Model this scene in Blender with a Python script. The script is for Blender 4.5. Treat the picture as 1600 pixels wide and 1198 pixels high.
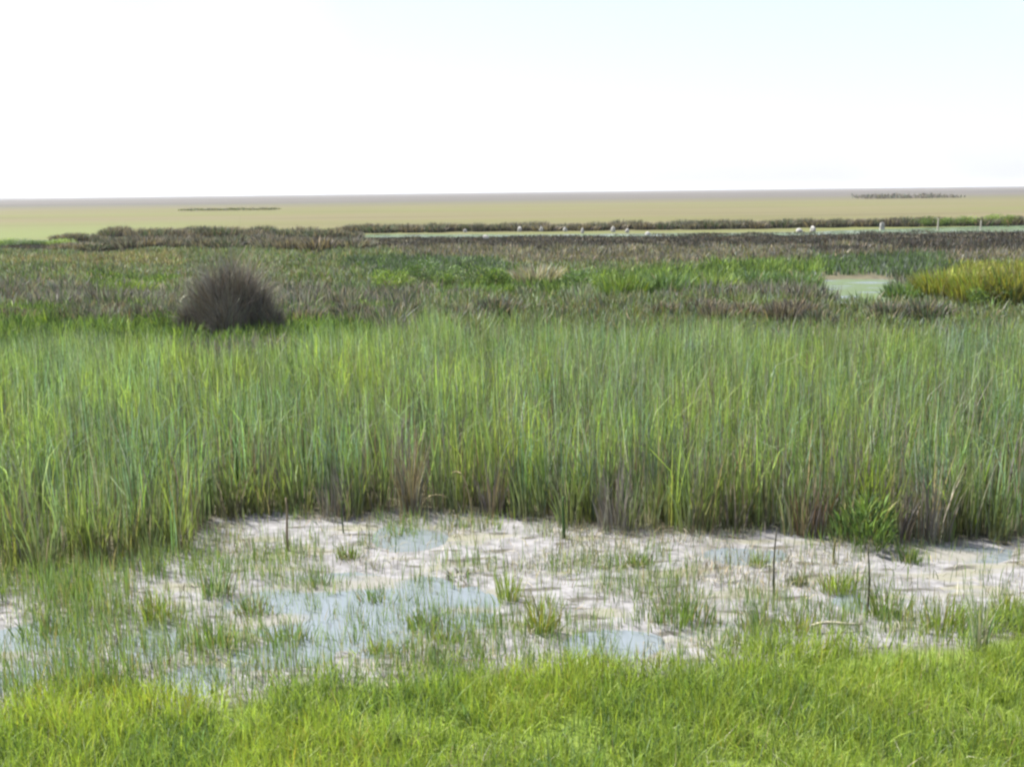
import bpy, math, random
import numpy as np
from mathutils import Matrix, Vector

for o in list(bpy.data.objects):
    bpy.data.objects.remove(o)
S = bpy.context.scene
C = S.collection
rng = np.random.default_rng(7)
random.seed(7)

# ------------------------------------------------------------------ camera
PW, PH, F = 1600.0, 1198.0, 1715.0          # photograph size and focal length in its pixels
CAM_H = 4.5
PITCH = math.atan(300.0 / F)
ROLL = math.atan(19.0 / 1600.0)
R = Matrix.Rotation(math.pi / 2 - PITCH, 3, 'X') @ Matrix.Rotation(-ROLL, 3, 'Z')
cam_data = bpy.data.cameras.new('camera')
cam_data.sensor_fit = 'HORIZONTAL'
cam_data.sensor_width = 36.0
cam_data.lens = 36.0 * F / PW
cam_data.clip_start = 0.05
cam_data.clip_end = 20000.0
cam = bpy.data.objects.new('camera', cam_data)
C.objects.link(cam)
cam.matrix_world = Matrix.Translation((0, 0, CAM_H)) @ R.to_4x4()
S.camera = cam
Rn = np.array(R)

# ------------------------------------------------------------------ sky, sun, exposure
SUN_EL, SUN_AZ = math.radians(56), math.radians(-62)      # azimuth from +Y, negative = left
world = bpy.data.worlds.new('World')
S.world = world
world.use_nodes = True
wn = world.node_tree
bg = wn.nodes['Background']
sky = wn.nodes.new('ShaderNodeTexSky')
sky.sky_type = 'NISHITA'
sky.sun_disc = False
sky.sun_elevation = SUN_EL
sky.sun_rotation = SUN_AZ
sky.altitude = 0
sky.air_density = 1.0
sky.dust_density = 1.2
sky.ozone_density = 1.0
tcw = wn.nodes.new('ShaderNodeTexCoord')
cn = wn.nodes.new('ShaderNodeTexNoise')
cn.inputs['Scale'].default_value = 2.6
cn.inputs['Detail'].default_value = 4
cmap = wn.nodes.new('ShaderNodeMapping')
cmap.inputs['Location'].default_value = (2.2, 8.8, 5.0)
wn.links.new(tcw.outputs['Generated'], cmap.inputs['Vector'])
wn.links.new(cmap.outputs[0], cn.inputs['Vector'])
cr = wn.nodes.new('ShaderNodeMapRange')
cr.interpolation_type = 'SMOOTHSTEP'
cr.inputs[1].default_value, cr.inputs[2].default_value = 0.46, 0.66
wn.links.new(cn.outputs['Fac'], cr.inputs[0])
thin = wn.nodes.new('ShaderNodeVectorMath')
thin.operation = 'MULTIPLY_ADD'
thin.inputs[1].default_value = (0.20, 0.20, 0.20)
thin.inputs[2].default_value = (1.14, 1.20, 1.44)
wn.links.new(sky.outputs[0], thin.inputs[0])
veil = wn.nodes.new('ShaderNodeMix')
veil.data_type = 'RGBA'
veil.inputs[7].default_value = (2.65, 2.9, 3.45, 1)
wn.links.new(cr.outputs[0], veil.inputs[0])
wn.links.new(thin.outputs[0], veil.inputs[6])
wn.links.new(veil.outputs[2], bg.inputs['Color'])
bg.inputs['Strength'].default_value = 0.115
sun_data = bpy.data.lights.new('sun', 'SUN')
sun_data.energy = 3.4
sun_data.angle = math.radians(0.6)
sun_data.color = (1.0, 0.96, 0.88)
sun = bpy.data.objects.new('sun', sun_data)
C.objects.link(sun)
sd = Vector((math.sin(SUN_AZ) * math.cos(SUN_EL), math.cos(SUN_AZ) * math.cos(SUN_EL), math.sin(SUN_EL)))
sun.rotation_euler = sd.to_track_quat('Z', 'Y').to_euler()
sun.location = sd * 60
S.view_settings.view_transform = 'Standard'
S.view_settings.look = 'None'
S.view_settings.gamma = 1.0
S.view_settings.use_curve_mapping = False
S.view_settings.exposure = 2.12
S.render.engine = 'CYCLES'
S.cycles.filter_width = 2.5                 # the photograph is soft
S.cycles.max_bounces = 8
S.cycles.transparent_max_bounces = 8
S.cycles.volume_bounces = 1


# ------------------------------------------------------------------ plan helpers
def G(u, v, z=0.0):
    """ground point seen at photograph pixel (u, v)"""
    d = Rn @ np.array([(u - PW / 2) / F, -(v - PH / 2) / F, -1.0])
    t = (z - CAM_H) / d[2]
    return np.array([d[0] * t, d[1] * t, z])


def P(x, y, z=0.0):
    """pixel of world points (arrays)"""
    p = np.stack([np.asarray(x, float), np.asarray(y, float), np.broadcast_to(np.asarray(z, float) - CAM_H, np.shape(x))], -1) @ Rn
    return PW / 2 + F * p[..., 0] / -p[..., 2], PH / 2 - F * p[..., 1] / -p[..., 2]


def hash2(ix, iy, s):
    h = (ix.astype(np.int64) * 374761393 + iy.astype(np.int64) * 668265263 + s * 974711) & 0x7fffffff
    h = ((h ^ (h >> 13)) * 1274126177) & 0x7fffffff
    h = h ^ (h >> 16)
    return (h & 0xffff) / 65535.0


def noise(x, y, scale, seed=0):
    x = np.asarray(x, float) / scale
    y = np.asarray(y, float) / scale
    ix, iy = np.floor(x), np.floor(y)
    fx, fy = x - ix, y - iy
    fx = fx * fx * (3 - 2 * fx)
    fy = fy * fy * (3 - 2 * fy)
    a, b = hash2(ix, iy, seed), hash2(ix + 1, iy, seed)
    c, d = hash2(ix, iy + 1, seed), hash2(ix + 1, iy + 1, seed)
    return (a * (1 - fx) + b * fx) * (1 - fy) + (c * (1 - fx) + d * fx) * fy


def fbm(x, y, scale, seed=0):
    return 0.55 * noise(x, y, scale, seed) + 0.3 * noise(x, y, scale / 2.1, seed + 5) + 0.15 * noise(x, y, scale / 4.3, seed + 9)


def smooth(a, b, x):
    t = np.clip((np.asarray(x, float) - a) / (b - a), 0, 1)
    return t * t * (3 - 2 * t)


def line(pts):
    """y of the ground line drawn through photograph pixels, as a function of world x"""
    q = np.array([G(u, v)[:2] for u, v in pts])
    q = q[np.argsort(q[:, 0])]
    return lambda x: np.interp(x, q[:, 0], q[:, 1])


# ------------------------------------------------------------------ materials
def mat(name):
    m = bpy.data.materials.new(name)
    m.use_nodes = True
    nt = m.node_tree
    return m, nt, nt.nodes['Principled BSDF'], nt.nodes['Material Output']


def leaf_material(name, trans, rough=0.5, spec=0.35):
    m, nt, p, out = mat(name)
    at = nt.nodes.new('ShaderNodeAttribute')
    at.attribute_name = 'tint'
    geo = nt.nodes.new('ShaderNodeNewGeometry')
    nz = nt.nodes.new('ShaderNodeTexNoise')
    nz.inputs['Scale'].default_value = 9.0
    nz.inputs['Detail'].default_value = 3.0
    nt.links.new(geo.outputs['Position'], nz.inputs['Vector'])
    mr = nt.nodes.new('ShaderNodeMapRange')
    mr.inputs[1].default_value, mr.inputs[2].default_value = 0.25, 0.75
    mr.inputs[3].default_value, mr.inputs[4].default_value = 0.72, 1.28
    nt.links.new(nz.outputs['Fac'], mr.inputs[0])
    mul = nt.nodes.new('ShaderNodeVectorMath')
    mul.operation = 'SCALE'
    nt.links.new(at.outputs['Color'], mul.inputs[0])
    nt.links.new(mr.outputs[0], mul.inputs['Scale'])
    nt.links.new(mul.outputs[0], p.inputs['Base Color'])
    p.inputs['Roughness'].default_value = rough
    p.inputs['Specular IOR Level'].default_value = spec
    if trans > 0:
        tr = nt.nodes.new('ShaderNodeBsdfTranslucent')
        tm = nt.nodes.new('ShaderNodeVectorMath')
        tm.operation = 'MULTIPLY'
        tm.inputs[1].default_value = (1.15, 1.2, 0.7)
        nt.links.new(mul.outputs[0], tm.inputs[0])
        nt.links.new(tm.outputs[0], tr.inputs['Color'])
        mx = nt.nodes.new('ShaderNodeMixShader')
        mx.inputs[0].default_value = trans
        nt.links.new(p.outputs[0], mx.inputs[1])
        nt.links.new(tr.outputs[0], mx.inputs[2])
        nt.links.new(mx.outputs[0], out.inputs['Surface'])
    return m


M_GRASS = leaf_material('grass_blade', 0.48)
M_REED = leaf_material('reed_leaf', 0.44, 0.55, 0.3)
M_DRY = leaf_material('dry_stem', 0.15, 0.75, 0.15)
M_TWIG = leaf_material('twig_bark', 0.0, 0.85, 0.1)
M_SHRUB = leaf_material('shrub_leaf', 0.25, 0.6, 0.25)


def simple(name, col, col2, scale, rough=0.9, bump=0.0, spec=0.2):
    m, nt, p, out = mat(name)
    tc = nt.nodes.new('ShaderNodeNewGeometry')
    nz = nt.nodes.new('ShaderNodeTexNoise')
    nz.inputs['Scale'].default_value = scale
    nz.inputs['Detail'].default_value = 6
    nt.links.new(tc.outputs['Position'], nz.inputs['Vector'])
    mx = nt.nodes.new('ShaderNodeMix')
    mx.data_type = 'RGBA'
    mx.inputs[6].default_value = (*col, 1)
    mx.inputs[7].default_value = (*col2, 1)
    mr = nt.nodes.new('ShaderNodeMapRange')
    mr.inputs[1].default_value, mr.inputs[2].default_value = 0.35, 0.65
    nt.links.new(nz.outputs['Fac'], mr.inputs[0])
    nt.links.new(mr.outputs[0], mx.inputs[0])
    nt.links.new(mx.outputs[2], p.inputs['Base Color'])
    p.inputs['Roughness'].default_value = rough
    p.inputs['Specular IOR Level'].default_value = spec
    if bump:
        b = nt.nodes.new('ShaderNodeBump')
        b.inputs['Strength'].default_value = bump
        b.inputs['Distance'].default_value = 0.03
        nt.links.new(nz.outputs['Fac'], b.inputs['Height'])
        nt.links.new(b.outputs[0], p.inputs['Normal'])
    return m


M_ROCK = simple('pale_stone', (0.36, 0.35, 0.33), (0.2, 0.195, 0.18), 3.0, 0.9, 0.4)
M_WOOD = simple('weathered_wood', (0.45, 0.42, 0.36), (0.3, 0.27, 0.22), 14.0, 0.9, 0.3)
M_HILL = simple('far_hill', (0.07, 0.07, 0.065), (0.055, 0.055, 0.05), 0.004)


def ground_material():
    m, nt, p, out = mat('marsh_ground')
    N, L = nt.nodes, nt.links
    geo = N.new('ShaderNodeNewGeometry')
    sep = N.new('ShaderNodeSeparateXYZ')
    L.new(geo.outputs['Position'], sep.inputs[0])

    def noise_node(scale, detail=4, stretch=None):
        n = N.new('ShaderNodeTexNoise')
        n.inputs['Scale'].default_value = scale
        n.inputs['Detail'].default_value = detail
        if stretch:
            vm = N.new('ShaderNodeVectorMath')
            vm.operation = 'MULTIPLY'
            vm.inputs[1].default_value = stretch
            L.new(geo.outputs['Position'], vm.inputs[0])
            L.new(vm.outputs[0], n.inputs['Vector'])
        else:
            L.new(geo.outputs['Position'], n.inputs['Vector'])
        return n

    def mixc(fac, a, b):
        x = N.new('ShaderNodeMix')
        x.data_type = 'RGBA'
        for sock, val in ((x.inputs[0], fac), (x.inputs[6], a), (x.inputs[7], b)):
            if isinstance(val, (int, float)):
                sock.default_value = val
            elif isinstance(val, tuple):
                sock.default_value = (*val, 1)
            else:
                L.new(val, sock)
        return x.outputs[2]

    def rng_(src, a, b, c=0.0, d=1.0):
        x = N.new('ShaderNodeMapRange')
        x.interpolation_type = 'SMOOTHSTEP'
        for i, v in enumerate((a, b, c, d)):
            x.inputs[i + 1].default_value = v
        L.new(src, x.inputs[0])
        return x.outputs[0]

    # dark marsh soil
    soil = mixc(rng_(noise_node(2.2, 6).outputs['Fac'], 0.35, 0.65), (0.055, 0.05, 0.035), (0.10, 0.09, 0.055))
    # pale drying mud with algae and straw stains
    mud = mixc(rng_(noise_node(6.0, 8).outputs['Fac'], 0.38, 0.62), (0.135, 0.132, 0.134), (0.205, 0.2, 0.205))
    mud = mixc(rng_(noise_node(1.4, 5, (0.6, 1.6, 1)).outputs['Fac'], 0.52, 0.66), mud, (0.165, 0.16, 0.125))
    mud = mixc(rng_(noise_node(3.1, 6, (0.7, 1.8, 1)).outputs['Fac'], 0.55, 0.66), mud, (0.075, 0.07, 0.062))
    turf = N.new('ShaderNodeAttribute')
    turf.attribute_name = 'turf'
    soil = mixc(turf.outputs['Fac'], soil, mixc(rng_(noise_node(9.0, 5).outputs['Fac'], 0.4, 0.6), (0.075, 0.11, 0.022), (0.11, 0.15, 0.03)))
    at = N.new('ShaderNodeAttribute')
    at.attribute_name = 'mud'
    near = mixc(at.outputs['Fac'], soil, mud)
    # fields: yellow grass, tan stubble, then dull far land
    tan = mixc(rng_(noise_node(0.02, 5, (0.35, 1.6, 1)).outputs['Fac'], 0.38, 0.62), (0.092, 0.089, 0.038), (0.104, 0.09, 0.050))
    tan = mixc(rng_(noise_node(0.006, 3, (0.3, 2.2, 1)).outputs['Fac'], 0.5, 0.6), tan, (0.094, 0.102, 0.036))
    tan = mixc(rng_(noise_node(0.05, 4, (0.2, 1.5, 1)).outputs['Fac'], 0.55, 0.66), tan, (0.074, 0.068, 0.034))
    far = mixc(rng_(noise_node(0.003, 4, (0.3, 1.6, 1)).outputs['Fac'], 0.4, 0.6), (0.060, 0.057, 0.053), (0.082, 0.073, 0.064))
    tan = mixc(rng_(sep.outputs['Y'], 300, 640), tan, far)
    # a greener strip of pasture beyond the scrub, on the left
    leftm = rng_(sep.outputs['X'], -34, -60)
    gs = N.new('ShaderNodeMath')
    gs.operation = 'MULTIPLY'
    L.new(leftm, gs.inputs[0])
    L.new(rng_(sep.outputs['Y'], 235, 120), gs.inputs[1])
    tan = mixc(gs.outputs[0], tan, (0.098, 0.115, 0.043))
    col = mixc(rng_(sep.outputs['Y'], 104, 122), near, tan)
    L.new(col, p.inputs['Base Color'])
    p.inputs['Roughness'].default_value = 0.95
    p.inputs['Specular IOR Level'].default_value = 0.1
    b = N.new('ShaderNodeBump')
    b.inputs['Strength'].default_value = 0.2
    b.inputs['Distance'].default_value = 0.02
    L.new(noise_node(22, 6).outputs['Fac'], b.inputs['Height'])
    L.new(b.outputs[0], p.inputs['Normal'])
    return m


def water_material(name, col, rough, scum=None, scum_lo=0.55):
    m, nt, p, out = mat(name)
    N, L = nt.nodes, nt.links
    geo = N.new('ShaderNodeNewGeometry')
    p.inputs['Base Color'].default_value = (*col, 1)
    p.inputs['Roughness'].default_value = rough
    p.inputs['IOR'].default_value = 1.33
    p.inputs['Specular IOR Level'].default_value = 0.8
    n = N.new('ShaderNodeTexNoise')
    n.inputs['Scale'].default_value = 7
    n.inputs['Detail'].default_value = 3
    L.new(geo.outputs['Position'], n.inputs['Vector'])
    b = N.new('ShaderNodeBump')
    b.inputs['Strength'].default_value = 0.12
    b.inputs['Distance'].default_value = 0.02
    L.new(n.outputs['Fac'], b.inputs['Height'])
    L.new(b.outputs[0], p.inputs['Normal'])
    if scum:
        vm = N.new('ShaderNodeVectorMath')
        vm.operation = 'MULTIPLY'
        vm.inputs[1].default_value = (0.5, 1.2, 1)
        L.new(geo.outputs['Position'], vm.inputs[0])
        s = N.new('ShaderNodeTexNoise')
        s.inputs['Scale'].default_value = 0.9
        s.inputs['Detail'].default_value = 7
        L.new(vm.outputs[0], s.inputs['Vector'])
        r = N.new('ShaderNodeMapRange')
        r.inputs[1].default_value, r.inputs[2].default_value = scum_lo, scum_lo + 0.08
        L.new(s.outputs['Fac'], r.inputs[0])
        d = N.new('ShaderNodeBsdfDiffuse')
        d.inputs['Color'].default_value = (*scum, 1)
        mx = N.new('ShaderNodeMixShader')
        L.new(r.outputs[0], mx.inputs[0])
        L.new(p.outputs[0], mx.inputs[1])
        L.new(d.outputs[0], mx.inputs[2])
        L.new(mx.outputs[0], out.inputs['Surface'])
    return m


# ------------------------------------------------------------------ mesh helpers
def link_mesh(name, verts, faces, material, tint=None, parent=None, smooth_=False):
    me = bpy.data.meshes.new(name)
    me.from_pydata([tuple(v) for v in verts], [], faces)
    if tint is not None:
        a = me.attributes.new('tint', 'FLOAT_COLOR', 'POINT')
        c = np.ones((len(verts), 4), np.float32)
        c[:, :3] = tint
        a.data.foreach_set('color', c.ravel())
    me.materials.append(material)
    if smooth_:
        me.polygons.foreach_set('use_smooth', [True] * len(me.polygons))
    me.update()
    o = bpy.data.objects.new(name, me)
    C.objects.link(o)
    if parent:
        o.parent = parent
    return o


def tag(o, label=None, cat=None, group=None, kind=None):
    if label: o['label'] = label
    if cat: o['category'] = cat
    if group: o['group'] = group
    if kind: o['kind'] = kind
    return o


def blades(name, base, h, w, lean, dirn, face, c0, c1, material, levels=3, parent=None, curl=1.8, prof=None):
    """Leaf blades as one mesh. base (N,3); height, width, lean (fraction of the height), lean direction, facing angle (N,);
    c0 -> c1 leaf colour from foot to tip."""
    n = len(base)
    if prof is None:
        prof = [0.75, 1.0, 0.72, 0.4][:levels]
    ts = np.linspace(0, 1, levels + 1)
    nv = 2 * levels + 1
    V = np.zeros((n, nv, 3), np.float32)
    T = np.ones((n, nv, 4), np.float32)
    dx, dy = np.cos(dirn), np.sin(dirn)
    fx, fy = np.cos(face), np.sin(face)
    droop = np.clip(1 - 0.35 * lean ** 2, 0.25, 1)
    for i, t in enumerate(ts):
        s = lean * t ** curl
        cx = base[:, 0] + dx * h * s
        cy = base[:, 1] + dy * h * s
        cz = base[:, 2] + h * (t - (1 - droop) * t ** 2.2)
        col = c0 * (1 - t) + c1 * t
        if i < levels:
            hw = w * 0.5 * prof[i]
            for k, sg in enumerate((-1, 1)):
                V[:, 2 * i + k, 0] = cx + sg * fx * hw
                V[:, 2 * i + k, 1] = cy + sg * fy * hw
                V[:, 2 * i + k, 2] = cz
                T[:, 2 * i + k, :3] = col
        else:
            V[:, nv - 1, 0], V[:, nv - 1, 1], V[:, nv - 1, 2] = cx, cy, cz
            T[:, nv - 1, :3] = col
    off = (np.arange(n) * nv)[:, None]
    quads = np.concatenate([off + np.array([2 * i, 2 * i + 1, 2 * i + 3, 2 * i + 2]) for i in range(levels - 1)], 1).reshape(n, -1, 4) if levels > 1 else np.zeros((n, 0, 4), int)
    tris = off + np.array([2 * levels - 2, 2 * levels - 1, 2 * levels])
    per_loops = np.concatenate([quads.reshape(n, -1), tris], 1).ravel().astype(np.int32)
    nq = levels - 1
    totals = np.tile(np.array([4] * nq + [3], np.int32), n)
    starts = np.concatenate([[0], np.cumsum(totals)[:-1]]).astype(np.int32)
    me = bpy.data.meshes.new(name)
    me.vertices.add(n * nv)
    me.vertices.foreach_set('co', V.ravel())
    me.loops.add(len(per_loops))
    me.loops.foreach_set('vertex_index', per_loops)
    me.polygons.add(len(totals))
    me.polygons.foreach_set('loop_start', starts)
    me.polygons.foreach_set('loop_total', totals)
    me.update(calc_edges=True)
    a = me.attributes.new('tint', 'FLOAT_COLOR', 'POINT')
    a.data.foreach_set('color', T.ravel())
    me.materials.append(material)
    o = bpy.data.objects.new(name, me)
    C.objects.link(o)
    if parent:
        o.parent = parent
    return o


# leaf colours (the leaves' own)
COL = {k: np.array(v) for k, v in dict(
    lime=(0.235, 0.30, 0.05), fresh=(0.165, 0.23, 0.045), mid=(0.10, 0.16, 0.042), deep=(0.055, 0.098, 0.03),
    blue=(0.13, 0.20, 0.105), sage=(0.21, 0.24, 0.16), straw=(0.26, 0.22, 0.12), pale=(0.36, 0.33, 0.25),
    dead=(0.22, 0.175, 0.115), purple=(0.17, 0.15, 0.14), grey=(0.19, 0.18, 0.155), dark=(0.05, 0.045, 0.04),
    olive=(0.135, 0.14, 0.05), yellow=(0.26, 0.25, 0.05), rust=(0.16, 0.10, 0.06), slate=(0.105, 0.125, 0.105), olive_dark=(0.06, 0.06, 0.04)).items()}


def palette(n, spec, jit=0.2, r=None):
    """n colours drawn from {name: weight}"""
    r = r or rng
    ks = list(spec)
    p = np.array([spec[k] for k in ks], float)
    idx = r.choice(len(ks), n, p=p / p.sum())
    c = np.array([COL[k] for k in ks])[idx]
    return c * (1 + jit * (r.random((n, 1)) * 2 - 1)) * (1 + 0.06 * (r.random((n, 3)) * 2 - 1))


def tube_verts(path, radii, sides=6):
    """round stem along a polyline"""
    vs, fs = [], []
    path = [Vector(p) for p in path]
    for i, p in enumerate(path):
        d = (path[min(i + 1, len(path) - 1)] - path[max(i - 1, 0)]).normalized()
        a = d.orthogonal().normalized()
        b = d.cross(a)
        for k in range(sides):
            t = 2 * math.pi * k / sides
            vs.append(p + (a * math.cos(t) + b * math.sin(t)) * radii[i])
    for i in range(len(path) - 1):
        for k in range(sides):
            j = (k + 1) % sides
            fs.append((i * sides + k, i * sides + j, (i + 1) * sides + j, (i + 1) * sides + k))
    fs.append(tuple(reversed(range(sides))))
    fs.append(tuple((len(path) - 1) * sides + k for k in range(sides)))
    return vs, fs


def stem(name, path, radii, col, material=None, parent=None, sides=6):
    vs, fs = tube_verts(path, radii, sides)
    t = np.tile(np.array(col), (len(vs), 1)) * (0.85 + 0.3 * rng.random((len(vs), 1)))
    return link_mesh(name, vs, fs, material or M_DRY, t, parent, True)


def empty(name, loc):
    o = bpy.data.objects.new(name, None)
    o.location = loc
    o.empty_display_size = 0.2
    C.objects.link(o)
    return o


# ------------------------------------------------------------------ the lie of the land
grass_edge = line([(-900, 1120), (-300, 1120), (0, 1110), (100, 1095), (200, 1090), (280, 1108), (400, 1085), (480, 1060), (600, 1068), (720, 1048),
                   (900, 1042), (1010, 1062), (1090, 1035), (1200, 1026), (1290, 1016), (1400, 1010), (1480, 1006), (1600, 985), (1900, 930), (2500, 920)])
reed_front = line([(-900, 905), (0, 900), (180, 880), (262, 884), (285, 830), (330, 812), (440, 800), (560, 806), (640, 800), (760, 802), (900, 816),
                   (960, 826), (1060, 828), (1300, 832), (1430, 842), (1600, 846), (2000, 860), (2500, 870)])
POOLS = [(560, 945, 210, 62, 1.0), (700, 945, 90, 40, 0.7), (40, 1010, 110, 60, 0.8), (300, 1055, 60, 28, 0.8), (640, 832, 60, 26, 0.7), (960, 1000, 90, 22, 0.7),
         (1500, 858, 90, 16, 0.8), (1160, 862, 80, 14, 0.5), (440, 1020, 90, 25, 0.8), (240, 1000, 60, 30, 0.8), (1330, 935, 40, 20, 0.5), (1120, 985, 60, 16, 0.6)]


def pool_depth(x, y):
    d = np.zeros(np.shape(x))
    for u, v, a, b, k in POOLS:
        c = G(u, v)
        sx = a / F * c[1] * 1.02
        sy = abs(G(u, v - b)[1] - G(u, v + b)[1]) / 2
        q = ((x - c[0]) / sx) ** 2 + ((y - c[1]) / sy) ** 2
        d = np.maximum(d, k * np.clip(1.25 - q + 1.1 * (fbm(x, y, 0.45, 23) - 0.5), 0, 1))
    return d


def pond_mask(x, y):
    """1 on the bare pond bed between bank grass and reeds"""
    w = 0.35 * (fbm(x, y, 1.2, 3) - 0.5)
    return smooth(-0.25, 0.25, y - grass_edge(x) + w) * smooth(0.35, -0.15, y - reed_front(x) + w)


def height(x, y):
    z = 0.16 * (fbm(x, y, 7.0, 1) - 0.5) * smooth(30, 45, y) + 0.03 * (fbm(x, y, 0.9, 2) - 0.5)
    pm = pond_mask(x, y)
    z = z * (1 - 0.6 * pm) - pm * (0.03 + 0.10 * pool_depth(x, y) - 0.05 * (fbm(x, y, 0.8, 21) - 0.5) - 0.008 * (noise(x, y, 0.16, 4) - 0.5))
    bank = smooth(8.3, 3.0, y)
    far = smooth(40, 60, y)
    return z * (1 - far * 0.3) + bank * 0.35


WATER_Z = -0.052
xs = np.concatenate([[-9000, -4000, -1500, -600, -250], np.arange(-120, -20, 6), np.arange(-20, 20.01, 0.16), np.arange(26, 121, 6), [250, 600, 1500, 4000, 9000]])
ys = np.concatenate([[-60, -25, -10, -2], np.arange(2, 8, 0.5), np.arange(8, 17.5, 0.09), np.arange(17.5, 30, 0.6), np.arange(30, 130, 4), [150, 200, 300, 500, 900, 1800, 3000, 4500, 7000]])
X, Y = np.meshgrid(xs, ys)
Z = height(X, Y)
Z[Y > 125] = 0
Z[np.abs(X) > 119] = 0
pond_bed = pond_mask(X, Y)
nx, ny = len(xs), len(ys)
ii = (np.arange(ny - 1)[:, None] * nx + np.arange(nx - 1)[None, :]).ravel()
gf = np.stack([ii, ii + 1, ii + nx + 1, ii + nx], 1)
me = bpy.data.meshes.new('ground')
me.from_pydata(np.stack([X, Y, Z], -1).reshape(-1, 3).tolist(), [], gf.tolist())
a = me.attributes.new('mud', 'FLOAT', 'POINT')
mudv = np.clip(pond_bed * 1.15 - 0.45 * smooth(0.5, 0.8, fbm(X, Y, 1.1, 31)), 0, 1)
a.data.foreach_set('value', mudv.ravel().astype(np.float32))
a = me.attributes.new('turf', 'FLOAT', 'POINT')
a.data.foreach_set('value', smooth(0.15, -0.3, Y - grass_edge(X)).ravel().astype(np.float32))
me.polygons.foreach_set('use_smooth', [True] * len(me.polygons))
me.materials.append(ground_material())
ground = bpy.data.objects.new('ground', me)
C.objects.link(ground)
tag(ground, kind='structure')

# water standing in the hollows of the pond bed: one flat sheet the mud rises through
wpts = []
for x in np.linspace(-19.5, 19.5, 60):
    wpts.append((x, grass_edge(x) - 0.1, WATER_Z))
for x in np.linspace(19.5, -19.5, 60):
    wpts.append((x, reed_front(x) + 0.5, WATER_Z))
M_WATER = water_material('shallow_water', (0.13, 0.15, 0.165), 0.12, (0.17, 0.165, 0.15), 0.56)
me = bpy.data.meshes.new('water')
k = 60
me.from_pydata(wpts, [], [(i, i + 1, 2 * k - 2 - i, 2 * k - 1 - i) for i in range(k - 1)])
me.materials.append(M_WATER)
o = bpy.data.objects.new('water', me)
C.objects.link(o)
tag(o, kind='structure')


def water_sheet(pix, z, material, wob=0.0):
    pts = []
    for i, (u, v) in enumerate(pix):
        u2, v2 = pix[(i + 1) % len(pix)]
        for t in np.linspace(0, 1, 10)[:-1]:
            q = G(u + (u2 - u) * t, v + (v2 - v) * t, z)
            q[0] += wob * (random.random() - 0.5)
            q[1] += wob * (random.random() - 0.5)
            pts.append(tuple(q))
    me = bpy.data.meshes.new('water')
    me.from_pydata(pts, [], [tuple(range(len(pts)))])
    me.materials.append(material)
    o = bpy.data.objects.new('water', me)
    C.objects.link(o)
    tag(o, kind='structure')
    return o


M_POND2 = water_material('weedy_water', (0.06, 0.075, 0.055), 0.25, (0.085, 0.11, 0.066), 0.40)
water_sheet([(1276, 438), (1330, 436), (1400, 437), (1420, 447), (1405, 462), (1395, 474), (1330, 476), (1285, 472), (1265, 452)], 0.16, M_POND2, 0.4)
M_CANAL = water_material('channel_water', (0.05, 0.07, 0.05), 0.1, (0.085, 0.115, 0.07), 0.46)
water_sheet([(480, 366.5), (740, 366), (800, 366.5), (1000, 365), (1250, 363), (1400, 357), (1650, 351), (1800, 350), (1800, 357), (1650, 361), (1400, 365), (1250, 367.5), (1000, 369), (740, 371), (480, 371)], 0.1, M_CANAL, 1.0)

# low rise on the horizon, far left
hv, hf = [], []
HN = 40
for j in range(7):
    for i in range(HN + 1):
        s = i / HN
        hx = -2900 + 1300 * s
        prof_ = (max(0, math.sin(math.pi * s)) ** 1.4) * (0.8 + 0.35 * math.sin(9 * s + 1)) + 0.5 * math.exp(-((s - 0.47) / 0.05) ** 2)
        hv.append((hx, 3600 + 120 * j, 11.5 * prof_ * math.sin(math.pi * j / 6) - 0.3))
for j in range(6):
    for i in range(HN):
        q = j * (HN + 1) + i
        hf.append((q, q + 1, q + HN + 2, q + HN + 1))
tag(link_mesh('hill', hv, hf, M_HILL, None, None, True), kind='structure')

# ------------------------------------------------------------------ air
hz_v = [(x, y, z) for z in (-1.2, 16.0) for x, y in ((-9100, -80), (9100, -80), (9100, 7100), (-9100, 7100))]
hz = bpy.data.meshes.new('haze')
hz.from_pydata(hz_v, [], [(3, 2, 1, 0), (4, 5, 6, 7), (0, 1, 5, 4), (1, 2, 6, 5), (2, 3, 7, 6), (3, 0, 4, 7)])
hm = bpy.data.materials.new('pale_air')
hm.use_nodes = True
hn = hm.node_tree
hn.nodes.remove(hn.nodes['Principled BSDF'])
pv = hn.nodes.new('ShaderNodeVolumePrincipled')
pv.inputs['Color'].default_value = (0.84, 0.87, 0.93, 1)
pv.inputs['Density'].default_value = 0.00011
pv.inputs['Anisotropy'].default_value = 0.25
hn.links.new(pv.outputs[0], hn.nodes['Material Output'].inputs['Volume'])
hz.materials.append(hm)
haze = bpy.data.objects.new('haze', hz)
C.objects.link(haze)
tag(haze, kind='stuff')

# ------------------------------------------------------------------ reed bed
def scatter(n, x0, x1, y0, y1):
    return rng.uniform(x0, x1, n), rng.uniform(y0, y1, n)


reed_back = line([(-600, 512), (0, 512), (100, 506), (200, 503), (280, 508), (300, 524), (430, 520), (470, 506), (560, 500), (620, 495), (680, 478), (730, 496), (800, 490),
                  (870, 496), (1000, 496), (1100, 490), (1250, 496), (1400, 500), (1600, 492), (2200, 495)])
# reed_back is the skyline of the reeds: pushed to where a reed of its height stands
def reed_height(x, y):
    return 1.28 + 0.62 * fbm(x, y, 1.5, 41) + 0.15 * smooth(-6, 2, x)


def reed_keep(x, y):
    rh = reed_height(x, y)
    u, v = P(x, y, rh * 0.80)
    qx = np.array([p[0] for p in REED_SKY])
    qy = np.array([p[1] for p in REED_SKY])
    return (v > np.interp(u, qx, qy)) & (y > reed_front(x) + 0.5 * (fbm(x, y, 0.8, 61) - 0.4))


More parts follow.
